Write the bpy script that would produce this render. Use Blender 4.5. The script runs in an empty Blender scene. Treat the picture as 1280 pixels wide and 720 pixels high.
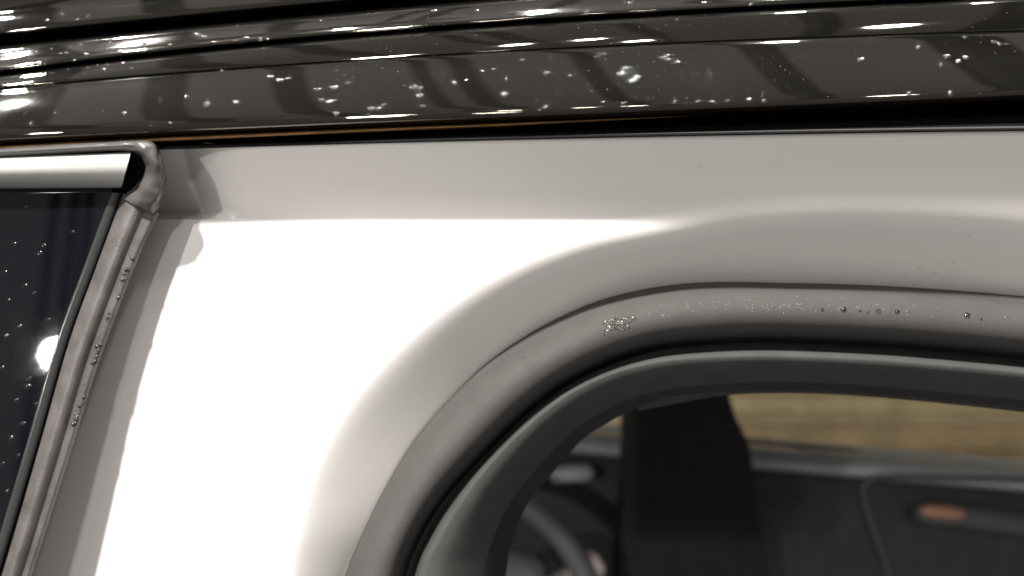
import bpy, bmesh, math, random
import numpy as np
from mathutils import Vector
from mathutils.bvhtree import BVHTree

random.seed(7)
sc = bpy.context.scene
col = sc.collection

# ------------------------------------------------------------------ camera, world, exposure
DIST, FPX = 0.33, 1056.0          # lens to pillar in metres, focal length in pixels of a 1280 px frame
cam = bpy.data.cameras.new('camera')
cam.sensor_width = 36.0
cam.lens = 36.0 * FPX / 1280.0
cam.clip_start = 0.01
cam.clip_end = 100.0
cam.dof.use_dof = True
cam.dof.focus_distance = 0.325
cam.dof.aperture_fstop = 6.6
camo = bpy.data.objects.new('camera', cam)
camo.location = (0, -DIST, 0)
camo.rotation_euler = (math.radians(90), 0, 0)
col.objects.link(camo)
sc.camera = camo

world = bpy.data.worlds.new('World')
sc.world = world
world.use_nodes = True
bg = world.node_tree.nodes['Background']
bg.inputs[0].default_value = (1.0, 0.94, 0.90, 1)
bg.inputs[1].default_value = 0.27

sc.view_settings.view_transform = 'Standard'
sc.view_settings.look = 'None'
sc.view_settings.gamma = 1.0
sc.view_settings.use_curve_mapping = False
sc.view_settings.exposure = 0.0
sc.render.engine = 'CYCLES'
sc.cycles.max_bounces = 10
sc.cycles.use_denoising = True
sc.cycles.caustics_reflective = False
sc.cycles.caustics_refractive = True
sc.cycles.sample_clamp_indirect = 6.0


# ------------------------------------------------------------------ materials
def nodes_of(m):
    return m.node_tree.nodes, m.node_tree.links


def mat(name, colr, rough=0.5, metal=0.0, spec=0.5, ior=1.5, coat=0.0, coat_rough=0.03, trans=0.0,
        var=0.0, var_scale=40.0, bump=0.0, bump_scale=400.0, bump_dist=0.0003, rough_var=0.0, rough_scale=30.0,
        dust=0.0, dust_scale=500.0, dust_col=(0.35, 0.34, 0.32)):
    m = bpy.data.materials.new(name)
    m.use_nodes = True
    N, L = nodes_of(m)
    b = N['Principled BSDF']
    b.inputs['Base Color'].default_value = (*colr, 1)
    b.inputs['Roughness'].default_value = rough
    b.inputs['Metallic'].default_value = metal
    b.inputs['IOR'].default_value = ior
    b.inputs['Specular IOR Level'].default_value = spec
    b.inputs['Coat Weight'].default_value = coat
    b.inputs['Coat Roughness'].default_value = coat_rough
    b.inputs['Transmission Weight'].default_value = trans
    tc = N.new('ShaderNodeTexCoord')
    src = None
    if var > 0:
        n = N.new('ShaderNodeTexNoise')
        n.inputs['Scale'].default_value = var_scale
        n.inputs['Detail'].default_value = 6
        L.new(tc.outputs['Object'], n.inputs['Vector'])
        mr = N.new('ShaderNodeMapRange')
        mr.inputs['From Min'].default_value = 0.3
        mr.inputs['From Max'].default_value = 0.7
        mr.inputs['To Min'].default_value = 1 - var
        mr.inputs['To Max'].default_value = 1 + var
        L.new(n.outputs['Fac'], mr.inputs['Value'])
        mx = N.new('ShaderNodeMix')
        mx.data_type = 'RGBA'
        mx.blend_type = 'MULTIPLY'
        mx.inputs['Factor'].default_value = 1
        mx.inputs['A'].default_value = (*colr, 1)
        L.new(mr.outputs['Result'], mx.inputs['B'])
        L.new(mx.outputs['Result'], b.inputs['Base Color'])
        src = mx.outputs['Result']
    if dust > 0:
        v = N.new('ShaderNodeTexVoronoi')
        v.inputs['Scale'].default_value = dust_scale
        L.new(tc.outputs['Object'], v.inputs['Vector'])
        lt = N.new('ShaderNodeMath')
        lt.operation = 'LESS_THAN'
        lt.inputs[1].default_value = dust
        L.new(v.outputs['Distance'], lt.inputs[0])
        n2 = N.new('ShaderNodeTexNoise')
        n2.inputs['Scale'].default_value = 9.0
        L.new(tc.outputs['Object'], n2.inputs['Vector'])
        gt = N.new('ShaderNodeMapRange')
        gt.inputs['From Min'].default_value = 0.48
        gt.inputs['From Max'].default_value = 0.62
        L.new(n2.outputs['Fac'], gt.inputs['Value'])
        mu = N.new('ShaderNodeMath')
        mu.operation = 'MULTIPLY'
        L.new(lt.outputs[0], mu.inputs[0])
        L.new(gt.outputs['Result'], mu.inputs[1])
        mx2 = N.new('ShaderNodeMix')
        mx2.data_type = 'RGBA'
        L.new(mu.outputs[0], mx2.inputs['Factor'])
        mx2.inputs['A'].default_value = (*colr, 1)
        if src:
            L.new(src, mx2.inputs['A'])
        mx2.inputs['B'].default_value = (*dust_col, 1)
        L.new(mx2.outputs['Result'], b.inputs['Base Color'])
    if bump > 0:
        n = N.new('ShaderNodeTexNoise')
        n.inputs['Scale'].default_value = bump_scale
        n.inputs['Detail'].default_value = 4
        L.new(tc.outputs['Object'], n.inputs['Vector'])
        bp = N.new('ShaderNodeBump')
        bp.inputs['Strength'].default_value = bump
        bp.inputs['Distance'].default_value = bump_dist
        L.new(n.outputs['Fac'], bp.inputs['Height'])
        L.new(bp.outputs['Normal'], b.inputs['Normal'])
    if rough_var > 0:
        n = N.new('ShaderNodeTexNoise')
        n.inputs['Scale'].default_value = rough_scale
        n.inputs['Detail'].default_value = 5
        L.new(tc.outputs['Object'], n.inputs['Vector'])
        mr = N.new('ShaderNodeMapRange')
        mr.inputs['From Min'].default_value = 0.45
        mr.inputs['From Max'].default_value = 0.75
        mr.inputs['To Min'].default_value = rough
        mr.inputs['To Max'].default_value = rough + rough_var
        L.new(n.outputs['Fac'], mr.inputs['Value'])
        L.new(mr.outputs['Result'], b.inputs['Roughness'])
    return m


M = {}
M['white_paint'] = mat('white_paint', (0.81, 0.785, 0.768), rough=0.3, coat=1.0, coat_rough=0.04, bump=0.05, bump_scale=60, bump_dist=0.0002)
M['black_paint'] = mat('black_paint', (0.004, 0.0037, 0.0033), rough=0.02, ior=1.74, rough_var=0.035, rough_scale=25,
                       dust=0.055, dust_scale=330.0)
M['black_paint'].node_tree.nodes['Principled BSDF'].inputs['Specular Tint'].default_value = (1.0, 0.91, 0.78, 1)
M['black_matte'] = mat('black_matte', (0.006, 0.006, 0.006), rough=0.7, spec=0.1, var=0.3)
M['orange_streak'] = mat('painted_reflection', (0.20, 0.10, 0.035), rough=0.35, metal=0.6, var=0.3, var_scale=60)  # orange reflection put in as a metal colour
M['rubber'] = mat('seal_rubber', (0.058, 0.0548, 0.0525), rough=0.75, spec=0.25, var=0.07, var_scale=90, bump=0.5, bump_scale=1500, bump_dist=0.0003)
M['rubber_inner'] = mat('inner_seal_rubber', (0.050, 0.049, 0.047), rough=0.8, spec=0.3, var=0.10, var_scale=70, bump=0.25, bump_scale=1500, bump_dist=0.0002)
M['edge_rubber'] = mat('edge_rubber', (0.074, 0.0675, 0.0645), rough=0.5, var=0.30, var_scale=110, bump=0.6, bump_scale=900, bump_dist=0.0003)
M['cap'] = mat('corner_cap_rubber', (0.075, 0.069, 0.066), rough=0.3, var=0.12, var_scale=80, bump=0.3, bump_scale=120, bump_dist=0.0006)
M['trim'] = mat('dark_trim', (0.014, 0.0146, 0.0150), rough=0.7, spec=0.25, var=0.2, bump=0.3, bump_scale=900)
M['liner'] = mat('headliner_fabric', (0.030, 0.030, 0.029), rough=0.9, var=0.5, var_scale=900, bump=0.8, bump_scale=1500, bump_dist=0.0004)
M['pane'] = mat('black_pane', (0.003, 0.0034, 0.0048), rough=0.02, ior=1.48, rough_var=0.012, rough_scale=140, dust=0.05, dust_scale=420)
M['pane_edge'] = mat('pane_edge', (0.025, 0.026, 0.026), rough=0.15, ior=1.6)
M['water'] = mat('water', (1, 1, 1), rough=0.16, ior=1.33, trans=1.0)


def film_water(name):
    """Thin clear bead: lets the surface through and mirrors the lamps by its Fresnel share."""
    m = bpy.data.materials.new(name)
    m.use_nodes = True
    N, L = nodes_of(m)
    N.remove(N['Principled BSDF'])
    t = N.new('ShaderNodeBsdfTransparent')
    t.inputs[0].default_value = (0.97, 0.97, 0.97, 1)
    g = N.new('ShaderNodeBsdfGlossy')
    g.inputs['Roughness'].default_value = 0.15
    f = N.new('ShaderNodeFresnel')
    f.inputs['IOR'].default_value = 1.42
    mx = N.new('ShaderNodeMixShader')
    ge = N.new('ShaderNodeNewGeometry')
    inv = N.new('ShaderNodeMath')
    inv.operation = 'SUBTRACT'
    inv.inputs[0].default_value = 1.0
    L.new(ge.outputs['Backfacing'], inv.inputs[1])
    mu = N.new('ShaderNodeMath')
    mu.operation = 'MULTIPLY'
    L.new(f.outputs[0], mu.inputs[0])
    L.new(inv.outputs[0], mu.inputs[1])
    L.new(mu.outputs[0], mx.inputs[0])
    L.new(t.outputs[0], mx.inputs[1])
    L.new(g.outputs[0], mx.inputs[2])
    L.new(mx.outputs[0], N['Material Output'].inputs['Surface'])
    return m


M['film'] = film_water('clear_droplet')
M['mud'] = mat('wet_dirt', (0.028, 0.024, 0.021), rough=0.3, var=0.4, var_scale=600)
M['plastic_grey'] = mat('grey_plastic', (0.36, 0.38, 0.38), rough=0.5, var=0.1)
M['plastic_dark'] = mat('dark_plastic', (0.020, 0.025, 0.0245), rough=0.55, var=0.2)
M['dim_plastic'] = mat('dim_plastic', (0.06, 0.064, 0.063), rough=0.6, var=0.1)
M['leather'] = mat('wheel_leather', (0.12, 0.13, 0.125), rough=0.5, bump=0.3, bump_scale=300)
M['pad'] = mat('wheel_pad', (0.25, 0.25, 0.245), rough=0.55)
M['orange'] = mat('orange_patch', (0.36, 0.19, 0.12), rough=0.4)
M['knob'] = mat('pale_knob', (0.6, 0.5, 0.47), rough=0.45)
M['glint'] = mat('painted_glints', (0.45, 0.44, 0.42), rough=0.5)  # pale colour standing in for glitter on the wet rubber
M['trim_paint'] = mat('glossy_trim', (0.46, 0.46, 0.44), rough=0.2, coat=1.0, coat_rough=0.05, bump=0.25, bump_scale=35, bump_dist=0.0012)
M['glass'] = mat('clear_glass', (0.95, 0.97, 0.96), rough=0.0, ior=1.02, trans=1.0)
M['housing'] = mat('lamp_housing', (0.08, 0.08, 0.08), rough=0.5)
M['beam'] = mat('dark_steel', (0.012, 0.012, 0.012), rough=0.7, var=0.3, var_scale=4)


# ------------------------------------------------------------------ helpers
def P(u, v, y):
    """World point at depth y (metres behind the pillar face) that the photograph shows at pixel u, v."""
    d = DIST + y
    return ((u - 640.0) * d / FPX, y, (360.0 - v) * d / FPX)


def link(name, me, material=None, parent=None, smooth=True):
    if material is not None:
        me.materials.append(material)
    if smooth:
        for p in me.polygons:
            p.use_smooth = True
    o = bpy.data.objects.new(name, me)
    col.objects.link(o)
    if parent is not None:
        o.parent = parent
    return o


def empty(name, loc, label=None, cat=None, group=None):
    o = bpy.data.objects.new(name, None)
    o.empty_display_size = 0.05
    o.location = loc
    col.objects.link(o)
    tag(o, label, cat, group)
    return o


def tag(o, label=None, cat=None, group=None, kind=None):
    if label:
        o['label'] = label
    if cat:
        o['category'] = cat
    if group:
        o['group'] = group
    if kind:
        o['kind'] = kind
    return o


def catmull(pts, n, by_length=True):
    """Resample a control polyline (k, dim) to n points with a centripetal-free Catmull-Rom curve."""
    p = np.asarray(pts, float)
    k = len(p)
    e = np.vstack([2 * p[0] - p[1], p, 2 * p[-1] - p[-2]])
    out = []
    m = 24
    for i in range(k - 1):
        a, b, c, d = e[i], e[i + 1], e[i + 2], e[i + 3]
        for t in np.linspace(0, 1, m, endpoint=False):
            out.append(0.5 * ((2 * b) + (-a + c) * t + (2 * a - 5 * b + 4 * c - d) * t * t + (-a + 3 * b - 3 * c + d) * t ** 3))
    out.append(p[-1])
    out = np.array(out)
    if by_length:
        s = np.concatenate([[0], np.cumsum(np.linalg.norm(np.diff(out, axis=0), axis=1))])
    else:
        s = np.linspace(0, 1, len(out))
    q = np.linspace(0, s[-1], n)
    return np.stack([np.interp(q, s, out[:, j]) for j in range(out.shape[1])], 1)


def grid_mesh(name, rows):
    """rows: list of (n,3) arrays -> quad grid mesh."""
    r = np.array(rows)
    a, b = r.shape[0], r.shape[1]
    verts = [tuple(x) for x in r.reshape(-1, 3)]
    faces = []
    for i in range(a - 1):
        for j in range(b - 1):
            q = i * b + j
            faces.append((q, q + 1, q + b + 1, q + b))
    me = bpy.data.meshes.new(name)
    me.from_pydata(verts, [], faces)
    me.update()
    return me


def smooth_rows(rows, sub):
    """Catmull-Rom between rows so that a section reads as a rounded profile."""
    r = np.array(rows)
    n = (r.shape[0] - 1) * sub + 1
    out = np.zeros((n, r.shape[1], 3))
    for j in range(r.shape[1]):
        out[:, j, :] = catmull(r[:, j, :], n, by_length=False)
    return list(out)


def loft(name, rows, material, parent, sub=4):
    rows = [np.array(r) for r in rows]
    if sub > 1:
        rows = smooth_rows(rows, sub)
    return link(name, grid_mesh(name, rows), material, parent)


def Prow(uv, y):
    uv = np.asarray(uv)
    ys = np.broadcast_to(np.asarray(y, float), (len(uv),))
    return np.array([P(a, b, c) for (a, b), c in zip(uv, ys)])


def box_bm(bm, x0, x1, y0, y1, z0, z1):
    vs = [bm.verts.new(c) for c in ((x0, y0, z0), (x1, y0, z0), (x1, y1, z0), (x0, y1, z0),
                                    (x0, y0, z1), (x1, y0, z1), (x1, y1, z1), (x0, y1, z1))]
    for f in ((0, 3, 2, 1), (4, 5, 6, 7), (0, 1, 5, 4), (1, 2, 6, 5), (2, 3, 7, 6), (3, 0, 4, 7)):
        bm.faces.new([vs[i] for i in f])


def box(name, x0, x1, y0, y1, z0, z1, material, parent=None, bevel=0.0):
    bm = bmesh.new()
    box_bm(bm, x0, x1, y0, y1, z0, z1)
    if bevel > 0:
        bmesh.ops.bevel(bm, geom=bm.edges[:], offset=bevel, segments=3, affect='EDGES', profile=0.5)
    me = bpy.data.meshes.new(name)
    bm.to_mesh(me)
    bm.free()
    return link(name, me, material, parent, smooth=bevel > 0)


def prism(name, pts, y0, y1, material, parent, bevel=0.004):
    """pts: pixel outline seen at depth y0, given thickness to y1."""
    bm = bmesh.new()
    f = [bm.verts.new(P(u, v, y0)) for u, v in pts]
    d = y1 - y0
    b = [bm.verts.new((w.co.x, w.co.y + d, w.co.z)) for w in f]
    n = len(pts)
    bm.faces.new(f)
    bm.faces.new(b[::-1])
    for i in range(n):
        bm.faces.new((f[i], b[i], b[(i + 1) % n], f[(i + 1) % n]))
    bmesh.ops.recalc_face_normals(bm, faces=bm.faces[:])
    if bevel:
        bmesh.ops.bevel(bm, geom=bm.edges[:], offset=bevel, segments=3, affect='EDGES', profile=0.5)
    me = bpy.data.meshes.new(name)
    bm.to_mesh(me)
    bm.free()
    return link(name, me, material, parent)


def tube(name, pts, radii, material, parent, seg=14, n=40):
    p = catmull(np.column_stack([np.asarray(pts, float), np.asarray(radii, float)]), n)
    rows = []
    for i in range(n):
        t = p[min(i + 1, n - 1), :3] - p[max(i - 1, 0), :3]
        t /= np.linalg.norm(t)
        a = np.cross(t, (0.13, 0.95, 0.27))
        a /= np.linalg.norm(a)
        b = np.cross(t, a)
        ang = np.linspace(0, 2 * math.pi, seg, endpoint=False)
        rows.append([p[i, :3] + p[i, 3] * (math.cos(q) * a + math.sin(q) * b) for q in ang])
    verts = [tuple(v) for r in rows for v in r]
    faces = []
    for i in range(n - 1):
        for j in range(seg):
            k = (j + 1) % seg
            faces.append((i * seg + j, i * seg + k, (i + 1) * seg + k, (i + 1) * seg + j))
    faces.append(tuple(range(seg))[::-1])
    faces.append(tuple((n - 1) * seg + j for j in range(seg)))
    me = bpy.data.meshes.new(name)
    me.from_pydata(verts, [], faces)
    me.update()
    return link(name, me, material, parent)


# ------------------------------------------------------------------ lamps of the hall
def lamp(loc, power, radius, label, aim=(0, 0, 0), colr=(1, 0.97, 0.92), spread=180.0):
    root = empty('hall_lamp', loc, label, 'lamp', 'lamps of the hall mirrored in the black roof')
    d = (Vector(aim) - Vector(loc)).normalized()
    root.rotation_euler = d.to_track_quat('-Z', 'Y').to_euler()
    bm = bmesh.new()
    prof = [(radius * 1.04, -0.02), (radius * 1.08, -0.02), (radius * 1.1, 0.06), (radius * 0.7, 0.16), (radius * 0.3, 0.22), (0.001, 0.23)]
    seg = 24
    ring = [[bm.verts.new((r * math.cos(2 * math.pi * i / seg), r * math.sin(2 * math.pi * i / seg), z)) for i in range(seg)] for r, z in prof]
    for a, b in zip(ring[:-1], ring[1:]):
        for i in range(seg):
            bm.faces.new((a[i], a[(i + 1) % seg], b[(i + 1) % seg], b[i]))
    me = bpy.data.meshes.new('housing')
    bm.to_mesh(me)
    bm.free()
    link('housing', me, M['housing'], root)
    l = bpy.data.lights.new('bulb', 'AREA')
    l.shape = 'DISK'
    l.size = radius * 2
    l.energy = power
    l.spread = math.radians(spread)
    l.color = colr
    lo = bpy.data.objects.new('bulb', l)
    col.objects.link(lo)
    lo.parent = root
    return root


lamp((-0.74, -2.70, 2.84), 500.0, 0.13, 'bright hall lamp up to the left that lights the white pillar')
lamp((-0.10, -4.00, 1.40), 30.0, 0.12, 'hall lamp high behind the viewer, softening the shadow by the door')
lamp((-3.42, -6.00, 0.92), 130.0, 0.09, 'low hall lamp mirrored in the dark pane of the door')
lamp((-2.37, 1.45, 3.05), 30.0, 0.036, 'hall lamp mirrored as the round glare at the left roof edge', spread=90)
lamp((1.0, 1.25, 3.05), 60.0, 0.05, 'hall lamp mirrored as the wide glare on the right of the roof', spread=90)
lamp((-0.55, -1.60, 2.90), 8.0, 0.06, 'small hall lamp mirrored in the roof ridge left of centre')
lamp((-0.10, -1.20, 2.95), 8.0, 0.05, 'small hall lamp mirrored in the roof ridge at the centre')
lamp((0.20, -1.20, 2.95), 8.0, 0.05, 'small hall lamp mirrored in the roof ridge just right of centre')
lamp((0.42, -1.60, 2.90), 8.0, 0.05, 'small hall lamp mirrored in the roof ridge right of centre')
lamp((1.45, -1.60, 2.90), 20.0, 0.09, 'hall lamp mirrored in the roof ridge at the right')
for lx, ly, lp, which in ((-1.9, 2.0, 90, 'leftmost'), (-0.95, 2.6, 160, 'second from left'), (0.0, 2.2, 150, 'middle'), (0.95, 2.6, 160, 'second from right'), (1.9, 2.0, 120, 'rightmost')):  # row of spotlights added to make the roof droplets sparkle
    lamp((lx, ly, 2.95), lp, 0.036, 'added spotlight behind the car roof for droplet sparkle, %s of its row' % which, spread=60)

for k, bx in enumerate((-2.2, -1.55, -0.98, -0.40, -0.22, 0.30, 1.05, 1.95)):
    wdt = (0.10, 0.10, 0.09, 0.05, 0.09, 0.08, 0.09, 0.22)[k]
    b = box('roof_beam', -wdt / 2, wdt / 2, -6.0, 5.0, 3.25, 3.5, M['beam'])
    b.location.x = bx
    b.rotation_euler.z = math.radians(9)
    tag(b, '%s dark steel hall beam from the left, mirrored in the black car roof' % ('first', 'second', 'third', 'fourth', 'fifth', 'sixth', 'seventh', 'eighth')[k], 'beam', 'steel beams under the hall roof')

for px in (-4.62, -4.42, -4.27):
    which = 'leftmost' if px < -4.6 else ('middle' if px < -4.4 else 'rightmost')
    b = box('hall_post', px - 0.03, px + 0.03, -7.9, -7.8, -1.5, 3.2, M['beam'])
    tag(b, '%s slim dark post of the hall mirrored in the door pane' % which, 'post', 'dark posts mirrored in the door pane')

# ------------------------------------------------------------------ the car
car = empty('car', (0, 0, -0.4), 'white car with black glossy roof, seen close at its open door frame', 'car')


def child(o):
    """Keep the world position of a part that was modelled in world coordinates."""
    o.matrix_parent_inverse = car.matrix_basis.inverted()
    return o


from mathutils import Matrix
INV = Matrix.Translation((0, 0, 0.4))


def part(o):
    o.parent = car
    o.matrix_parent_inverse = INV
    return o


# ---- outlines of the door opening, in pixels of the photograph
E1 = [(352, 980), (350, 860), (350, 760), (354, 690), (372, 600), (415, 515), (480, 440), (560, 375), (640, 331), (720, 302),
      (800, 286), (870, 276), (950, 268), (1080, 264), (1280, 271), (1500, 285), (1800, 312)]
E2 = [(398, 900), (404, 820), (430, 720), (455, 660), (480, 610), (510, 560), (550, 510), (600, 460), (650, 423), (700, 395), (760, 370),
      (830, 353), (900, 346), (1000, 345), (1100, 348), (1200, 354), (1280, 361), (1400, 373), (1620, 400)]
E3 = [(480, 900), (490, 800), (507, 715), (527, 667), (553, 626), (586, 588), (623, 550), (661, 514), (708, 480), (760, 454), (810, 438),
      (865, 430), (960, 426), (1090, 431), (1180, 438), (1280, 448), (1400, 462), (1600, 490)]
EB = [(510, 900), (520, 800), (536, 710), (550, 680), (567, 649), (604, 594), (652, 542), (708, 497), (760, 471), (810, 457), (865, 450),
      (960, 447), (1090, 452), (1180, 459), (1280, 468), (1400, 482), (1600, 510)]
E5 = [(612, 900), (618, 800), (631, 713), (638, 677), (656, 633), (681, 601), (717, 559), (739, 540), (785, 514), (830, 500), (880, 493),
      (960, 489), (1035, 490), (1152, 499), (1280, 512), (1400, 526), (1600, 552)]
NC = 220
FD = 0.030                         # how far the painted flange steps back to the seal
e1 = catmull(E1, NC)
e2 = catmull(E2, NC)
e3 = catmull(E3, NC)
eb = catmull(EB, NC)
e5 = catmull(E5, NC)


def mixc(a, b, f):
    f = np.asarray(f, float)
    if f.ndim:
        f = f[:, None]
    return a * (1 - f) + b * f


# ---- white painted pillar and cant rail, one pressed sheet
def fit(pts, deg=3):
    p = np.array(pts, float)
    return np.poly1d(np.polyfit((p[:, 0] - 640) / 640, p[:, 1], deg))


def vline(f, us):
    return f((us - 640) / 640)


fRb = fit([(-100, 196), (205, 187), (400, 181), (630, 174), (860, 169), (1080, 165.5), (1280, 163.5)], 2)
us = np.arange(-330, 1640, 10.0)


def signed_dist(px, pz, curve):
    """Signed distance to an open polyline, positive on its right (inside the opening)."""
    a, b = curve[:-1], curve[1:]
    best = np.full(px.shape, 1e9)
    sign = np.ones(px.shape)
    for (ax, az), (bx, bz) in zip(a, b):
        dx, dz = bx - ax, bz - az
        t = np.clip(((px - ax) * dx + (pz - az) * dz) / (dx * dx + dz * dz), 0, 1)
        qx, qz = px - (ax + t * dx), pz - (az + t * dz)
        d = np.hypot(qx, qz)
        s = np.where(dx * qz - dz * qx > 0, -1.0, 1.0)
        m = d < best
        best = np.where(m, d, best)
        sign = np.where(m, s, sign)
    return best * sign


def softplus(t, w):
    r = t / w
    return np.where(r > 30, t, w * np.log1p(np.exp(np.clip(r, -40, 30))))


ZC = (360 - 274.5) * DIST / FPX     # height of the crease under the cant rail
xs = np.arange(-0.30, 0.36, 0.0012)
zs = np.concatenate([np.arange(-0.20, ZC - 0.004, 0.0012), np.arange(ZC - 0.004, ZC + 0.004, 0.0002), np.arange(ZC + 0.004, 0.0592, 0.0009)])
X, Z = np.meshgrid(xs, zs)
zb_x = np.interp(xs, (us - 640) * (DIST - 0.022) / FPX, (360 - vline(fRb, us)) * (DIST - 0.022) / FPX) + 0.0004
zb_x = zb_x + np.clip(0.25 * (-0.104 - xs), 0.0, 0.0022)
Zt = ZC + 0.004
Z = np.where(Z > Zt, Zt + (Z - Zt) * (zb_x[None, :] - Zt) / (zs[-1] - Zt), Z)
w1 = Prow(e1, 0.0)[:, [0, 2]][::2]
w2 = Prow(e2, FD)[:, [0, 2]][::2]
s1 = signed_dist(X, Z, w1)
s2 = signed_dist(X, Z, w2)
S = s1 / np.maximum(s1 - s2, 1e-6)
A0, W0 = 0.10, 0.095
fill = softplus(S - A0, W0) - softplus(-A0 - 0.6, W0)
fill = np.where(S < -0.8, 0, fill) / (1 - A0)
fade = np.clip((X - 0.03) / 0.10, 0, 1)
fade = fade * fade * (3 - 2 * fade)
WC = 0.00028 + 0.0050 * fade
base = -0.86 * softplus(Z - ZC, WC) - 0.10 * softplus(Z - ZC - 0.0155, 0.0008)
tuck = np.minimum(0.016, 0.95 * softplus(-0.109 - X, 0.005)) * np.clip((Z - ZC) / 0.004, 0, 1)     # the rail dives in behind the door
base = base + tuck
Y = base + FD * fill
Y = np.where(s2 > 0, base + FD * (1 + 0.9 * np.clip(s2 / 0.02, 0, 1)), Y)
nz, nx = X.shape
verts = np.stack([X, Y, Z], -1).reshape(-1, 3)
keep = (s2 < 0.006)
faces = []
for i in range(nz - 1):
    for j in range(nx - 1):
        if keep[i, j] and keep[i, j + 1] and keep[i + 1, j] and keep[i + 1, j + 1]:
            q = i * nx + j
            faces.append((q, q + 1, q + nx + 1, q + nx))
used = np.unique(np.array(faces).ravel())
remap = -np.ones(len(verts), int)
remap[used] = np.arange(len(used))
me = bpy.data.meshes.new('pillar_panel')
me.from_pydata([tuple(v) for v in verts[used]], [], remap[np.array(faces)].tolist())
me.update()
pillar = part(link('pillar_panel', me, M['white_paint']))
pillar['label'] = 'white painted door pillar and rail with rounded flange'

# ---- black glossy roof: mouldings swept along the car
fRidge = fit([(-100, 178), (0, 171), (215, 159), (430, 151.5), (630, 144), (860, 135), (1048, 124), (1280, 117)], 3)
fThird = fit([(0, 110), (77, 104), (188, 96), (356, 81), (430, 76), (554, 68), (712, 59), (860, 54), (1083, 45), (1280, 38)], 3)
fSecond = fit([(0, 91), (144, 76), (215, 67), (430, 43), (630, 30), (860, 16), (1083, 4), (1280, -6)], 3)
fFirst = fit([(0, 49), (215, 26), (336, 14), (430, 6), (508, -1), (640, -12), (860, -30), (1280, -62)], 2)
us = np.arange(-330, 1640, 10.0)
vb, vr, v3, v2, v1 = (vline(f, us) for f in (fRb, fRidge, fThird, fSecond, fFirst))


def rr(v, y):
    return Prow(np.column_stack([us, v]), y)


RO = -0.006                        # the roof edge stands this much further out than the rail
lower = [rr(vr + 20, RO + 0.004), rr(vr + 14, RO - 0.010), rr(vr + 9, RO - 0.0190), rr(vr + 5, RO - 0.0228), rr(vr + 1.5, RO - 0.0244), rr(vr - 3, RO - 0.0247), rr(vr - 7, RO - 0.0240)]
for f in np.linspace(0, 1, 7):       # the broad main face, one even convex arc
    f = 0.03 + 0.97 * f
    lower.append(rr((vr - 10) * (1 - f) + (v3 + 7) * f, RO - 0.0234 + 0.0158 * f + 0.0050 * f * f))
lower += [rr(v3 + 3.2, RO - 0.0008), rr(v3 + 1.0, RO + 0.0006), rr(v3 - 0.4, RO + 0.0018)]
roof_lower = part(loft('roof_moulding', lower, M['black_paint'], None, sub=5))
mid = [rr(v3 + 0.3, RO + 0.0018), rr(v3 - 0.7, RO + 0.0011), rr(v3 - 2.6, RO + 0.0010), rr(v3 * .5 + (v2 + 7) * .5, RO + 0.0030), rr(v2 + 9, RO + 0.0062),
       rr(v2 + 6, RO + 0.0078), rr(v2 + 3.4, RO + 0.0100), rr(v2 + 1.6, RO + 0.016)]
part(loft('roof_moulding_step', mid, M['black_paint'], None, sub=5))
upper = [rr(v2 + 1.6, RO + 0.018), rr(v2 - 2, RO + 0.0118), rr(v2 - 7, RO + 0.0112), rr(v2 * .5 + (v1 + 12) * .5, RO + 0.0175), rr(v1 + 19, RO + 0.0225), rr(v1 + 14, RO + 0.0255),
         rr(v1 + 11, RO + 0.031), rr(v1 + 9, RO + 0.040)]
part(loft('roof_edge_band', upper, M['black_paint'], None, sub=5))
top = [rr(v1 + 4, 0.042), rr(v1 - 3, 0.0325), rr(v1 - 9, 0.0305), rr(v1 - 16, 0.033), rr(v1 - 36, 0.046), rr(v1 - 76, 0.085)]
xs_top = top[-1][:, 0]
top.append(np.column_stack([xs_top * 1.2, np.full(len(us), 0.35), np.full(len(us), 0.24)]))
top.append(np.column_stack([xs_top * 1.4, np.full(len(us), 1.10), np.full(len(us), 0.27)]))
part(loft('roof_panel', top, M['black_paint'], None, sub=5))
# black back plate closing the joints between the mouldings
part(loft('joint_filler', [rr(vr + 14, -0.002), rr(v3, 0.008), rr(v2, 0.024), rr(v1 + 6, 0.046), rr(v1 - 20, 0.062)], M['black_matte'], None, sub=2))
# seal under the moulding and a thin strip whose colour paints in an orange reflection, dying out right
zb = (360 - vb) * (DIST - 0.022) / FPX
sy = -0.86 * np.maximum(0, zb - ZC) - 0.10 * np.maximum(0, zb - ZC - 0.0155)
part(loft('roof_seal', [rr(vb + 1.0, sy + 0.003), rr(vb + 0.6, sy - 0.0004), rr(vb - 1.2, sy - 0.0014), rr(vb - 3.5, sy - 0.0006), rr(vb - 6, sy + 0.004), rr(vr + 4, 0.002)],
          M['black_matte'], None, sub=4))
streak_w = np.clip((880 - us) / 260, 0.02, 1.0)
part(loft('reflection_strip', [rr(vr + 11 + 5.0 * streak_w, RO - 0.0175), rr(vr + 11 + 4.0 * streak_w, RO - 0.0205), rr(vr + 11 + 1.2 * streak_w, RO - 0.0212), rr(vr + 11 - 0.8 * streak_w, RO - 0.0185)],
          M['orange_streak'], None, sub=3))

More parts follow.
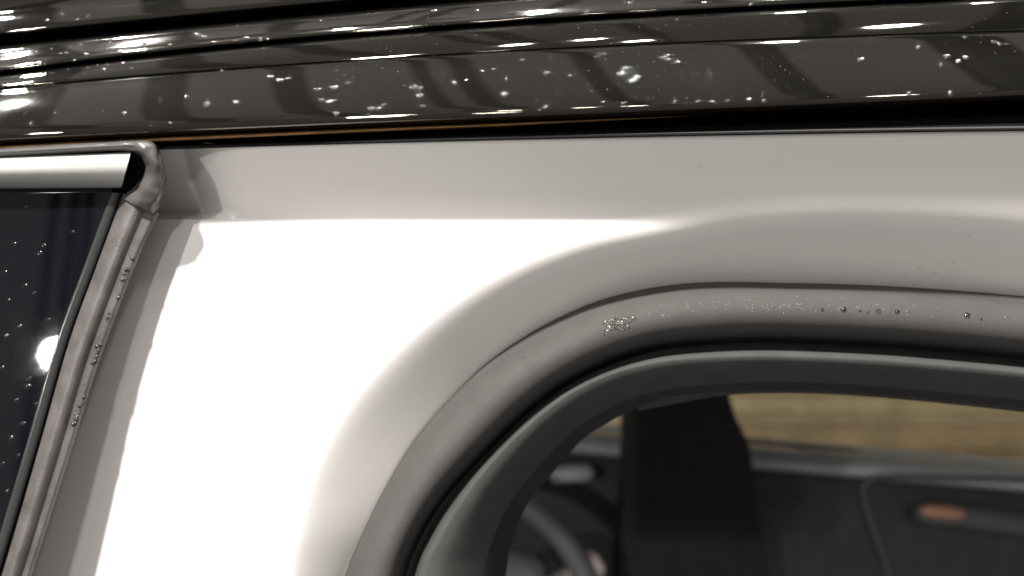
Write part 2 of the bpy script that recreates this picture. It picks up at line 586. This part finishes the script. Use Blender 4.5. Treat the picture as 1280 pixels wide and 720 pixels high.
# ---- door seal round the opening
t = np.linspace(0, 1, NC)
gap = 0.012 + 0.095 * np.clip((t - 0.42) / 0.16, 0, 1)
rows = [Prow(mixc(e2, e3, gap + 0.02), 0.044), Prow(mixc(e2, e3, gap), 0.032), Prow(mixc(e2, e3, gap + 0.025), 0.0285), Prow(mixc(e2, e3, gap + 0.08), 0.0265), Prow(mixc(e2, e3, 0.25), 0.0205),
        Prow(mixc(e2, e3, 0.42), 0.0170), Prow(mixc(e2, e3, 0.60), 0.0165), Prow(mixc(e2, e3, 0.77), 0.0195), Prow(mixc(e2, e3, 0.90), 0.0275), Prow(mixc(e2, e3, 1.02), 0.046)]
seal = part(loft('door_seal', rows, M['rubber'], None, sub=4))
seal['label'] = 'thick grey rubber seal round the door opening'
rows = [Prow(mixc(e3, eb, 0.0), 0.052), Prow(mixc(e3, eb, 0.36), 0.040), Prow(mixc(e3, eb, 0.55), 0.0305), Prow(mixc(e3, eb, 0.75), 0.0275), Prow(eb, 0.0270), Prow(mixc(eb, e5, 0.18), 0.0295),
        Prow(mixc(eb, e5, 0.38), 0.0365), Prow(mixc(eb, e5, 0.60), 0.048), Prow(mixc(eb, e5, 0.80), 0.0615), Prow(mixc(eb, e5, 0.92), 0.071)]
lip = loft('seal_lip', rows, M['rubber_inner'], None, sub=4)
lip.parent = seal
rows = [Prow(mixc(eb, e5, 0.66), 0.0535), Prow(mixc(eb, e5, 0.76), 0.058), Prow(mixc(eb, e5, 0.88), 0.066), Prow(e5, 0.078), Prow(mixc(eb, e5, 1.02), 0.092), Prow(mixc(eb, e5, 0.98), 0.13)]
part(loft('opening_trim', rows, M['trim'], None, sub=3))
# ribbed fabric edge of the headliner just inside the opening
hl = catmull([(793, 480), (850, 476), (960, 474), (1080, 478), (1180, 487), (1300, 500), (1420, 514)], 80)
hb = catmull([(797, 513), (850, 503), (905, 494), (960, 491), (1040, 492.5), (1160, 502), (1300, 517)], 80)
part(loft('headliner_edge', [Prow(hl, 0.066), Prow(mixc(hl, hb, .5), 0.070), Prow(hb, 0.080), Prow(mixc(hl, hb, .97), 0.10)], M['liner'], None, sub=4))

# ---- the front door, standing in the frame on the left
door = part(bpy.data.objects.new('front_door', None))
col.objects.link(door)


def dpart(o):
    o.parent = door
    return o


def yd(v):
    return -0.0165 - (np.asarray(v, float) - 240) * (0.0125 / 470)


SL = catmull([(153, 241), (120, 330), (85, 425), (50, 545), (22, 640), (0, 712), (-34, 820), (-66, 920)], 120)
SR = catmull([(199, 267), (172, 325), (143, 400), (118, 470), (95, 545), (65, 640), (42, 712), (8, 820), (-24, 920)], 120)
def srow(f, dy):
    c = mixc(SL, SR, f)
    return Prow(c, yd(c[:, 1]) + dy)
rows = [srow(-0.02, 0.008), srow(0.03, 0.0022), srow(0.18, -0.0012), srow(0.36, -0.0026), srow(0.52, -0.0018), srow(0.60, -0.0006), srow(0.67, 0.0003),
        srow(0.77, 0.0008), srow(0.92, 0.0016), srow(1.0, 0.0042), srow(0.98, 0.0075), srow(0.90, 0.010)]
edge = dpart(loft('edge_seal', rows, M['edge_rubber'], None, sub=4))
edge['label'] = 'pale grey rubber strip along the door edge, flecked with dirt'

PT = 0.0035                         # the pane leans back a little more than the strip
def pane_y(u, v):
    return yd(v) + 0.0010 - (np.asarray(v, float) - 240) * (PT / 470)
rows = []
for k in range(34):
    v = 236 + k * 20.0
    ur = np.interp(v, SL[:, 1], SL[:, 0]) - 13 if v > 241 else 153 - 12
    uu = np.linspace(-220, ur, 24)
    rows.append(np.array([P(a, v, pane_y(a, v)) for a in uu]))
pane = dpart(loft('window_pane', rows, M['pane'], None, sub=1))
rows = []
for f, dy in ((-14, 0.0), (-12, -0.0004), (-3, 0.0004), (1, 0.003), (3, 0.008)):
    c = SL + np.array([f, 0])
    rows.append(Prow(c, np.array([pane_y(a, b) for a, b in c]) + dy))
b = loft('pane_border', rows, M['pane_edge'], None, sub=3)
b.parent = pane
# white glossy top moulding
def rail_y(v):
    """Depth of the rail face at pixel row v: the door's top stands just proud of it."""
    z = (360 - np.asarray(v, float)) * (DIST - 0.018) / FPX
    return np.minimum(0.0, -0.86 * np.maximum(0, z - ZC))
ue = np.linspace(0, 1, 60)
def mrow(v0, v1, u1, y):
    uu = -220 + (u1 + 220) * ue
    vv = v0 + (v1 - v0) * ue
    return Prow(np.column_stack([uu, vv]), y - 0.0092)
rows = [mrow(206, 190.5, 164, -0.011), mrow(204, 190, 163.5, -0.0150), mrow(207, 194, 162.5, -0.0180), mrow(213, 200, 161, -0.0190), mrow(221, 211, 158, -0.0185), mrow(228, 222, 155, -0.0160),
        mrow(234, 230, 153, -0.0125), mrow(237, 234.5, 151.5, -0.0095), mrow(237.5, 235.5, 151, -0.006)]
dpart(loft('window_trim', rows, M['trim_paint'], None, sub=4))
rows = []
# grey rubber cap: runs along the top and curls down round the corner
co = catmull([(-220, 196), (-100, 189), (0, 183), (100, 177.5), (170, 174), (190, 175.5), (200, 190), (206, 212), (206, 236), (201, 252), (193, 268)], 130)
ci = catmull([(-220, 211), (-100, 204), (0, 197.5), (90, 192), (150, 189), (172, 193), (181, 204), (181, 216), (174, 228), (164, 238), (152, 247)], 130)
bul = np.interp(np.arange(130) / 129.0, [0, 0.72, 0.80, 0.88, 0.95, 1.0], [0, 0.0, 0.0004, 0.0016, 0.0018, 0.0002])
for f, dy in ((0.02, 0.008), (0.0, 0.0018), (0.10, -0.0012), (0.3, -0.0026), (0.55, -0.0030), (0.75, -0.0022), (0.92, -0.0002), (1.0, 0.003), (1.04, 0.008)):
    sh = 1.0 if 0.05 < f < 0.95 else 0.3
    c = mixc(co, ci, f)
    top_y = np.interp(c[:, 1], [170, 200, 235, 268], [-0.0268, -0.0245, -0.0195, -0.0170])
    rows.append(Prow(c, top_y + dy - bul * sh))
capo = dpart(loft('corner_cap', rows, M['cap'], None, sub=4))
from mathutils import noise as mnoise
for w in capo.data.vertices:         # the folded end is lumpy
    k = min(1.0, max(0.0, (w.co.x + 0.150) / 0.012))
    q = mnoise.noise(Vector((w.co.x * 160, w.co.y * 160, w.co.z * 160)))
    q2 = mnoise.noise(Vector((w.co.x * 420 + 5, w.co.y * 420, w.co.z * 420)))
    w.co.y -= k * (0.0010 * q + 0.0003 * q2)
    w.co.x += k * 0.0007 * q2
capo['label'] = 'grey rubber cap curling round the top corner of the door'
# dark carcass behind pane, trim and cap
bmrows = []
for v, ur, y in ((186, 172, -0.0225), (200, 190, -0.0210), (220, 196, -0.0170), (238, 196, -0.0125), (266, 188, -0.0095), (330, 162, -0.0095), (400, 135, -0.0105), (540, 88, -0.0130),
                 (700, 38, -0.0165), (920, -45, -0.0215)):
    bmrows.append(np.array([P(a, v + (12 if v < 190 else 0) * (1 - (a + 230) / (ur + 230)), y) for a in np.linspace(-230, ur, 12)]))
dpart(loft('door_carcass', bmrows, M['black_matte'], None, sub=2))

# ---- cabin
part(box('headliner', -1.0, 1.7, 0.13, 1.26, 0.02, 0.05, M['liner'], None, bevel=0.004))
def sill_v(u):
    return 545 + (np.asarray(u, float) - 750) * 0.085
uu = np.linspace(420, 1560, 60)
def frow(dv, y):
    return Prow(np.column_stack([uu, sill_v(uu) + dv]), y)
far = part(bpy.data.objects.new('far_door', None))
col.objects.link(far)
def fpart(o):
    o.parent = far
    return o
fpart(loft('window_sill', [frow(-3, 1.12), frow(0, 1.075), frow(7, 1.045), frow(17, 1.035), frow(23, 1.045), frow(26, 1.07)], M['plastic_grey'], None, sub=3))
fpart(loft('door_panel', [frow(22, 1.07), frow(26, 1.058), frow(60, 1.045), frow(130, 1.035), frow(260, 1.03), frow(420, 1.03)], M['plastic_dark'], None, sub=3))
fpart(loft('window_gasket', [frow(-14, 1.115), frow(-12, 1.10), frow(-7, 1.10), frow(-5, 1.115)], M['plastic_grey'], None, sub=3)).scale = (1, 1, 1)
gp = [P(420, 300, 1.13), P(1560, 300, 1.13), P(1560, 640, 1.13), P(420, 640, 1.13)]
me = bpy.data.meshes.new('far_pane')
bm = bmesh.new()
a = [bm.verts.new(c) for c in gp]
b2 = [bm.verts.new((c[0], c[1] + 0.004, c[2])) for c in gp]
bm.faces.new(a)
bm.faces.new(b2[::-1])
for i in range(4):
    bm.faces.new((a[i], b2[i], b2[(i + 1) % 4], a[(i + 1) % 4]))
bmesh.ops.recalc_face_normals(bm, faces=bm.faces[:])
bm.to_mesh(me)
bm.free()
fpart(link('window_pane', me, M['glass'], None, smooth=False))
# pull pocket with a bright upper rim, and the inner handle
ring = catmull([(1300, 601), (1210, 598), (1110, 596), (1082, 604), (1080, 622), (1094, 668), (1112, 720), (1125, 780)], 60)
fpart(tube('pocket_rim', [P(a, b, 1.03) for a, b in ring], [0.005] * 60, M['dim_plastic'], None, seg=10, n=80))
hnd = fpart(tube('door_handle', [P(1142, 640, 1.0), P(1165, 641, 0.995), P(1200, 644, 0.995), P(1260, 652, 0.995), P(1340, 664, 1.0)], [0.012, 0.018, 0.019, 0.019, 0.017], M['dim_plastic'], None, n=30))
opatch = tube('handle_patch', [P(1150, 638, 0.978), P(1165, 639, 0.973), P(1190, 641, 0.973), P(1203, 643, 0.978)], [0.006, 0.010, 0.010, 0.006], M['orange'], None, n=20)  # small orange patch over the front of the handle
opatch.parent = hnd
fpart(tube('front_handle', [P(690, 594, 1.02), P(712, 592, 1.01), P(733, 591, 1.012), P(737, 591, 1.02)], [0.012, 0.0135, 0.013, 0.009], M['plastic_grey'], None, n=20))
# dark pillar trim between the two far windows
part(prism('far_pillar_trim', [(783, 380), (880, 380), (912, 492), (921, 522), (938, 556), (950, 640), (966, 760), (990, 900), (760, 900), (776, 700), (784, 560)], 0.92, 1.0, M['trim'], None, bevel=0.006))
# steering wheel
sw = part(bpy.data.objects.new('steering_wheel', None))
col.objects.link(sw)
cw = np.array(P(560, 806, 0.80))
rw = 0.203
ring = [(cw[0] + rw * math.cos(q), cw[1] + 0.25 * rw * math.sin(q), cw[2] + rw * math.sin(q)) for q in np.linspace(0, 2 * math.pi, 49)]
o = tube('rim', ring, [0.0165] * 49, M['leather'], None, seg=16, n=120)
o.parent = sw
o = tube('hub_pad', [P(560, 812, 0.80), P(610, 772, 0.79), P(650, 722, 0.785), P(672, 700, 0.79)], [0.075, 0.07, 0.045, 0.012], M['pad'], None, seg=18, n=30)
o.parent = sw
part(tube('column_stalk', [P(670, 740, 0.86), P(715, 718, 0.85), P(745, 704, 0.845), P(752, 700, 0.845)], [0.010, 0.014, 0.019, 0.008], M['knob'], None, n=30))

# ------------------------------------------------------------------ what the far windows look out on
wall = empty('hall_wall', (0.5, 4.0, -1.5), 'ochre boarded wall seen through the far car window', 'wall')
zz = -1.9
k = 0
ochre = [mat('ochre_board', c, rough=0.8, var=0.25, var_scale=5.0) for c in
         ((0.17, 0.125, 0.06), (0.17, 0.12, 0.06), (0.20, 0.155, 0.08), (0.14, 0.095, 0.05), (0.17, 0.13, 0.07))]
while zz < 0.7:
    h = (0.10, 0.07, 0.13, 0.06, 0.09)[k % 5]
    bo = box('board', -2.2, 3.6, 4.0 - 0.01 * (k % 3), 4.06, zz, zz + h - 0.006, ochre[(k * 3) % 5])
    bo.parent = wall
    bo.matrix_parent_inverse = Matrix.Translation((-0.5, -4.0, 1.5))
    zz += h
    k += 1

# ------------------------------------------------------------------ water and dirt
bpy.context.view_layer.update()


def bvh_of(objs):
    vs, fs = [], []
    for ob in objs:
        off = len(vs)
        mw = ob.matrix_world
        vs += [mw @ v.co for v in ob.data.vertices]
        fs += [[i + off for i in p.vertices] for p in ob.data.polygons]
    return BVHTree.FromPolygons(vs, fs)


def by_name(*names):
    return [ob for ob in bpy.data.objects if ob.type == 'MESH' and any(ob.name == n or ob.name.startswith(n + '.') for n in names)]


roof_bvh = bvh_of(by_name('roof_moulding', 'roof_moulding_step', 'roof_edge_band', 'roof_panel'))
seal_bvh = bvh_of([seal])
pillar_bvh = bvh_of([pillar])
edge_bvh = bvh_of([edge])
pane_bvh = bvh_of([pane])


def hit(bvh, u, v):
    o = Vector((0, -DIST, 0))
    d = (Vector(P(u, v, 0)) - o).normalized()
    loc, nor, idx, dist = bvh.ray_cast(o, d)
    if loc is None:
        return None, None
    if nor.dot(d) > 0:
        nor = -nor
    return loc, nor


def drop_mesh(name, flat, seed, mname):
    rnd = random.Random(seed)
    bm = bmesh.new()
    seg, rings = 10, 4
    lob = [1 + 0.12 * rnd.uniform(-1, 1) for _ in range(seg)]
    rs = []
    for k in range(rings):
        a = k / rings * math.pi / 2
        rs.append([bm.verts.new((math.cos(a) * lob[i] * math.cos(2 * math.pi * i / seg), math.cos(a) * lob[i] * math.sin(2 * math.pi * i / seg), flat * math.sin(a))) for i in range(seg)])
    topv = bm.verts.new((0, 0, flat))
    for a, b in zip(rs[:-1], rs[1:]):
        for i in range(seg):
            bm.faces.new((a[i], a[(i + 1) % seg], b[(i + 1) % seg], b[i]))
    for i in range(seg):
        bm.faces.new((rs[-1][i], rs[-1][(i + 1) % seg], topv))
    bm.faces.new(rs[0][::-1])
    me = bpy.data.meshes.new(name)
    bm.to_mesh(me)
    bm.free()
    me.materials.append(M[mname])
    for p in me.polygons:
        p.use_smooth = len(p.vertices) < 6
    return me


films = [drop_mesh('water_film', 0.34 + 0.06 * s, s, 'film') for s in range(4)]
drops = [drop_mesh('water_droplet', 0.45 + 0.06 * s, s + 9, 'water') for s in range(4)]
nd = 0


def droplet(bvh, u, v, r, label, group, stretch=1.0, kind=None):
    global nd
    loc, nor = hit(bvh, u, v)
    if loc is None:
        return
    o = bpy.data.objects.new('water_droplet', (kind or drops)[nd % 4])
    nd += 1
    q = nor.to_track_quat('Z', 'Y')
    o.rotation_mode = 'QUATERNION'
    o.rotation_quaternion = q
    o.location = loc - nor * r * 0.03
    o.scale = (r * stretch, r, r)
    tag(o, label, 'droplet', group)
    col.objects.link(o)


ROOF = [(59, 26, 2), (78, 17.5, 1), (97, 25, 1), (110, 21, 1.6), (64, 61, 1), (36, 65, 1), (44, 65, 1), (36, 73, 1), (44, 79, 1.4), (15, 68, 1), (75, 67, 1), (82, 66, .9),
        (88, 59, .9), (97, 60, 1), (101, 56, .9), (107, 68, 1.3), (92, 75, 1.3), (85, 87, 1.2), (110, 85, 1), (122, 82, 1), (130, 87, 1.5), (135, 81, 1.3), (155, 79, 1.3),
        (164, 86, 1.1), (151, 64.5, 2.2), (180, 63.5, 2.2), (180, 54, 1.4), (168, 59, 1.2), (138, 53, 1.1), (156, 51, 1), (173, 48, 1), (212, 56, 1.5), (247, 43, 1.3),
        (255, 46, 1.3), (268, 53, 1.1), (293, 51, 1.2), (302, 54, 1), (308, 47, 1.2), (253, 60, 1.2), (66, 106, 1.1), (68, 141, 1), (155, 142, 1.9), (233, 121, 1.4),
        (258, 131, 2), (294, 128, 1.5), (213, 154, 1.2), (278, 89, 1),
        (402, 26, 1.4), (326, 49, 1.5), (334, 49, 1.3), (543, 14, 1.8), (596, 14, 1.8), (599, 28, 1), (421, 88, 1.1), (338, 96, 1.6), (350, 101, 1.9), (360, 98, 1.3),
        (397, 112, 2), (418, 110, 1.9), (434, 104, 1.3), (401, 125, 1.2), (411, 128, 1.5), (417, 126, 1.6), (420, 143, 1.9), (464, 136, 1.9), (473, 136, 1.3), (480, 131, 1.1),
        (460, 144, 1.2), (517, 109, 2), (526, 110, 1.5), (525, 120, 2), (528, 133, 1.3), (568, 103, 1), (582, 100, 1), (602, 89, 1.2), (617, 87, 1), (633, 99, 1.1),
        (631, 118, 1.7), (732, 15, 1.5), (787, 4, 1.6), (880, 3, 1.5), (939, 6, 1.4), (653, 75, 1.5), (683, 92, 2), (688, 73, .9), (746, 71, 1.4), (754, 68, 1.7),
        (712, 95, .9), (675, 138, 1.1), (682, 134, 1.3), (739, 114, .9), (754, 128, 1), (774, 93, 1.3), (779, 92, 1.2), (785, 85, 1.9), (789, 102, 1.2), (793, 101, 1.5),
        (797, 97, 1.9), (828, 72, 1.4), (834, 70, 1.7), (834, 74.5, 1.3), (846, 78, 1.5), (779, 129, 1.1), (843, 128, 1.4), (872, 127, 1), (1076, 75, 2.2), (1147, 60, 2.4),
        (1184, 71, 2.4), (1198, 77, 2.2), (1207, 72, 1.7), (1176, 82, 1.6), (1207, 47, 1.9), (1243, 52, 2.4), (1250, 55, 2), (1259, 55, 1.6), (1136, 117, 1.2), (1188, 117, 1.3),
        (1226, 118, 1.2), (1119, 121, 1.3), (1139, 123, 1), (1093, 122, 1), (890, 127, 1.1), (909, 126, 1.3), (936, 125, 1.2), (955, 126, 1.3)]
for u, v, s in ROOF:
    band = 'broad lower face' if v > vline(fThird, u) else ('narrow step' if v > vline(fSecond, u) else ('upper band' if v > vline(fFirst, u) else 'topmost panel'))
    zone = ('far left end', 'left', 'centre left', 'centre', 'centre right', 'right', 'far right end')[min(6, max(0, int(u / 183)))]
    size = 'large' if s >= 1.8 else ('medium' if s >= 1.3 else 'tiny')
    droplet(roof_bvh, u, v, 0.00048 * s + 0.0002, '%s clear water droplet on the %s of the black roof, %s' % (size, band, zone), 'water droplets on the black roof', stretch=random.uniform(1.0, 1.4), kind=films if random.random() < 0.75 else drops)
SEAL = [(1055, 387, 1.6), (1075, 388, .8), (1098, 389, 1.2), (1113, 389, 1.3), (1122, 390, 1.2), (1135, 390, 1.2), (1160, 393, 1), (1209, 394, 1.9), (1258, 397, 1.7), (1226, 399, .6),
        (1028, 387, .8), (1085, 390, .7)]
for u, v, s in SEAL:
    droplet(seal_bvh, u, v, 0.0006 * s + 0.0003, 'clear water droplet on the grey door seal, in a row at right', 'water droplets on the door seal', kind=films if random.random() < 0.4 else drops)
PIL = [(1150, 333, 1.8), (1131, 340, 1.3), (1176, 329, 1.2), (1192, 328, 1.2), (1168, 341, 1.3), (1216, 320, 1), (1184, 334, .8), (1180, 349, 1.7), (1190, 350, 1.4), (1211, 294, 1.1), (1093, 340, .8),
       (896, 328, .7), (908, 328, .7), (874, 207, 1.2)]
for u, v, s in PIL:
    droplet(pillar_bvh, u, v, 0.0006 * s + 0.0003, 'clear water droplet on the white paint above the door seal', 'water droplets on the white paint', kind=films)
PANE = [(18, 305, 1.5), (54, 307, 1.5), (49, 317, 1.9), (31, 357, 1.4), (11, 375, 1.2), (42, 366, 1), (36, 474, 1.8), (34, 483, 1.9), (14, 548, 2), (3, 580, 1.4), (9, 614, 1.2), (20, 500, 1.2), (3, 460, 1.4), (33, 258, 1), (60, 400, 1.2), (24, 408, 1.5), (8, 420, 1.6), (62, 520, 1.3), (28, 530, 1.6), (12, 640, 1.5), (22, 570, 1.3), (45, 505, 1.1), (7, 340, 1.1), (90, 290, 1)]
for u, v, s in PANE:
    droplet(pane_bvh, u, v, 0.0006 * s + 0.0002, '%s clear water droplet on the dark door pane, %s' % ('large' if s >= 1.8 else 'small', 'above the lamp glare' if v < 420 else 'beside or below the lamp glare'), 'water droplets on the door pane', stretch=1.3, kind=films)


def blob_mass(name, pts, material):
    """Many tiny irregular beads too small to pick apart, one mesh."""
    bm = bmesh.new()
    for loc, nor, r in pts:
        q = nor.to_track_quat('Z', 'Y').to_matrix()
        res = bmesh.ops.create_icosphere(bm, subdivisions=1, radius=r)
        for w in res['verts']:
            c = w.co * random.uniform(0.8, 1.2)
            c.z *= 0.6
            w.co = q @ c + loc
    me = bpy.data.meshes.new(name)
    bm.to_mesh(me)
    bm.free()
    return link(name, me, material)


patch = {'film': [], 'mud': [], 'glint': []}
for k in range(420):                 # wet gritty patch on the bend of the seal, uneven outline
    a = random.uniform(0, 2 * math.pi)
    rmax = 1.0 + 0.25 * math.cos(5 * a + 0.6) + 0.12 * math.sin(9 * a)
    q = random.random() ** 0.55 * rmax
    u, v = 773 + 20 * q * math.cos(a), 404 + 10.5 * q * math.sin(a) - 0.22 * 20 * q * math.cos(a)
    l, n = hit(seal_bvh, u, v)
    if l:
        patch[random.choice(('film', 'film', 'film', 'mud', 'mud', 'mud', 'mud', 'mud', 'mud', 'glint'))].append((l, n, random.uniform(0.00012, 0.00042)))
for k in range(60):                  # smaller smudge lower down the bend
    l, n = hit(seal_bvh, 651 + random.gauss(0, 4), 445 + random.gauss(0, 6))
    if l:
        patch[random.choice(('film', 'mud', 'mud'))].append((l, n, random.uniform(0.0001, 0.00028)))
tag(blob_mass('spray_beads', patch['film'], M['film']), 'clear beads of the wet gritty patch on the seal bend', 'water patch', kind='stuff')
tag(blob_mass('grit', patch['mud'], M['mud']), 'dark grit of the wet patch on the seal bend', 'grit', kind='stuff')
tag(blob_mass('painted_glints', patch['glint'], M['glint']), 'pale specks painted as glitter in the wet patch on the seal bend', 'glint', kind='stuff')  # glitter of the patch painted with pale beads
pts, sparkle = [], []
for k in range(620):                # fine mist along the top of the seal
    u = random.gauss(985, 95)
    if not 800 < u < 1240:
        continue
    v = np.interp(u, [800, 900, 1000, 1100, 1240], [392, 382, 381, 385, 394]) + random.gauss(0, 5.5)
    l, n = hit(seal_bvh, u, v)
    if l:
        (sparkle if random.random() < 0.22 else pts).append((l, n, random.uniform(0.00006, 0.00018)))  # a share of the beads go pale to paint in sparkle
tag(blob_mass('fine_mist', pts, M['film']), 'fine mist of tiny droplets along the top of the door seal', 'mist', kind='stuff')
tag(blob_mass('sparkle_specks', sparkle, M['glint']), 'tiny pale specks painted as sparkle along the top of the door seal', 'specks', kind='stuff')
pts, wet = [], []
for (u0, v0, u1, v1, cnt, sp, wf, big) in ((161, 328, 153, 350, 18, 2.0, .7, .3), (152, 354, 146, 380, 30, 1.5, .85, .3), (140, 386, 132, 410, 18, 1.8, .6, .35), (124, 428, 121, 440, 12, 1.8, .2, .7),
                                      (119, 446, 117, 456, 10, 1.6, .2, .7), (107, 495, 103, 508, 7, 1.6, .1, .6), (98, 515, 94, 530, 14, 1.6, .1, .8), (176, 312, 165, 330, 6, 3, .3, .3)):
    for k in range(cnt):
        f = random.random()
        l, n = hit(edge_bvh, u0 + (u1 - u0) * f + random.gauss(0, sp), v0 + (v1 - v0) * f + random.gauss(0, 2))
        if l:
            (wet if random.random() < wf else pts).append((l, n, random.uniform(0.0004, 0.0011) if random.random() < big else random.uniform(0.0001, 0.0003)))
tag(blob_mass('dirt_flecks', pts, M['mud']), 'dark dirt flecks in a row down the door edge strip', 'dirt', kind='stuff')
tag(blob_mass('wet_flecks', wet, M['film']), 'wet glinting flecks among the dirt on the door edge strip', 'water flecks', kind='stuff')
pts = []
for k in range(420):                 # fine spray on the roof, thick at the left end and right of centre
    if random.random() < 0.55:
        u, v = random.uniform(-20, 340), random.uniform(20, 160)
        if random.random() < u / 420:
            continue
    else:
        u, v = random.gauss(880, 130), random.uniform(10, 130)
    l, n = hit(roof_bvh, u, v)
    if l:
        pts.append((l, n, random.uniform(0.00012, 0.00036)))
tag(blob_mass('fine_spray', pts, M['film']), 'fine spray of tiny droplets scattered over the black roof', 'spray', kind='stuff')
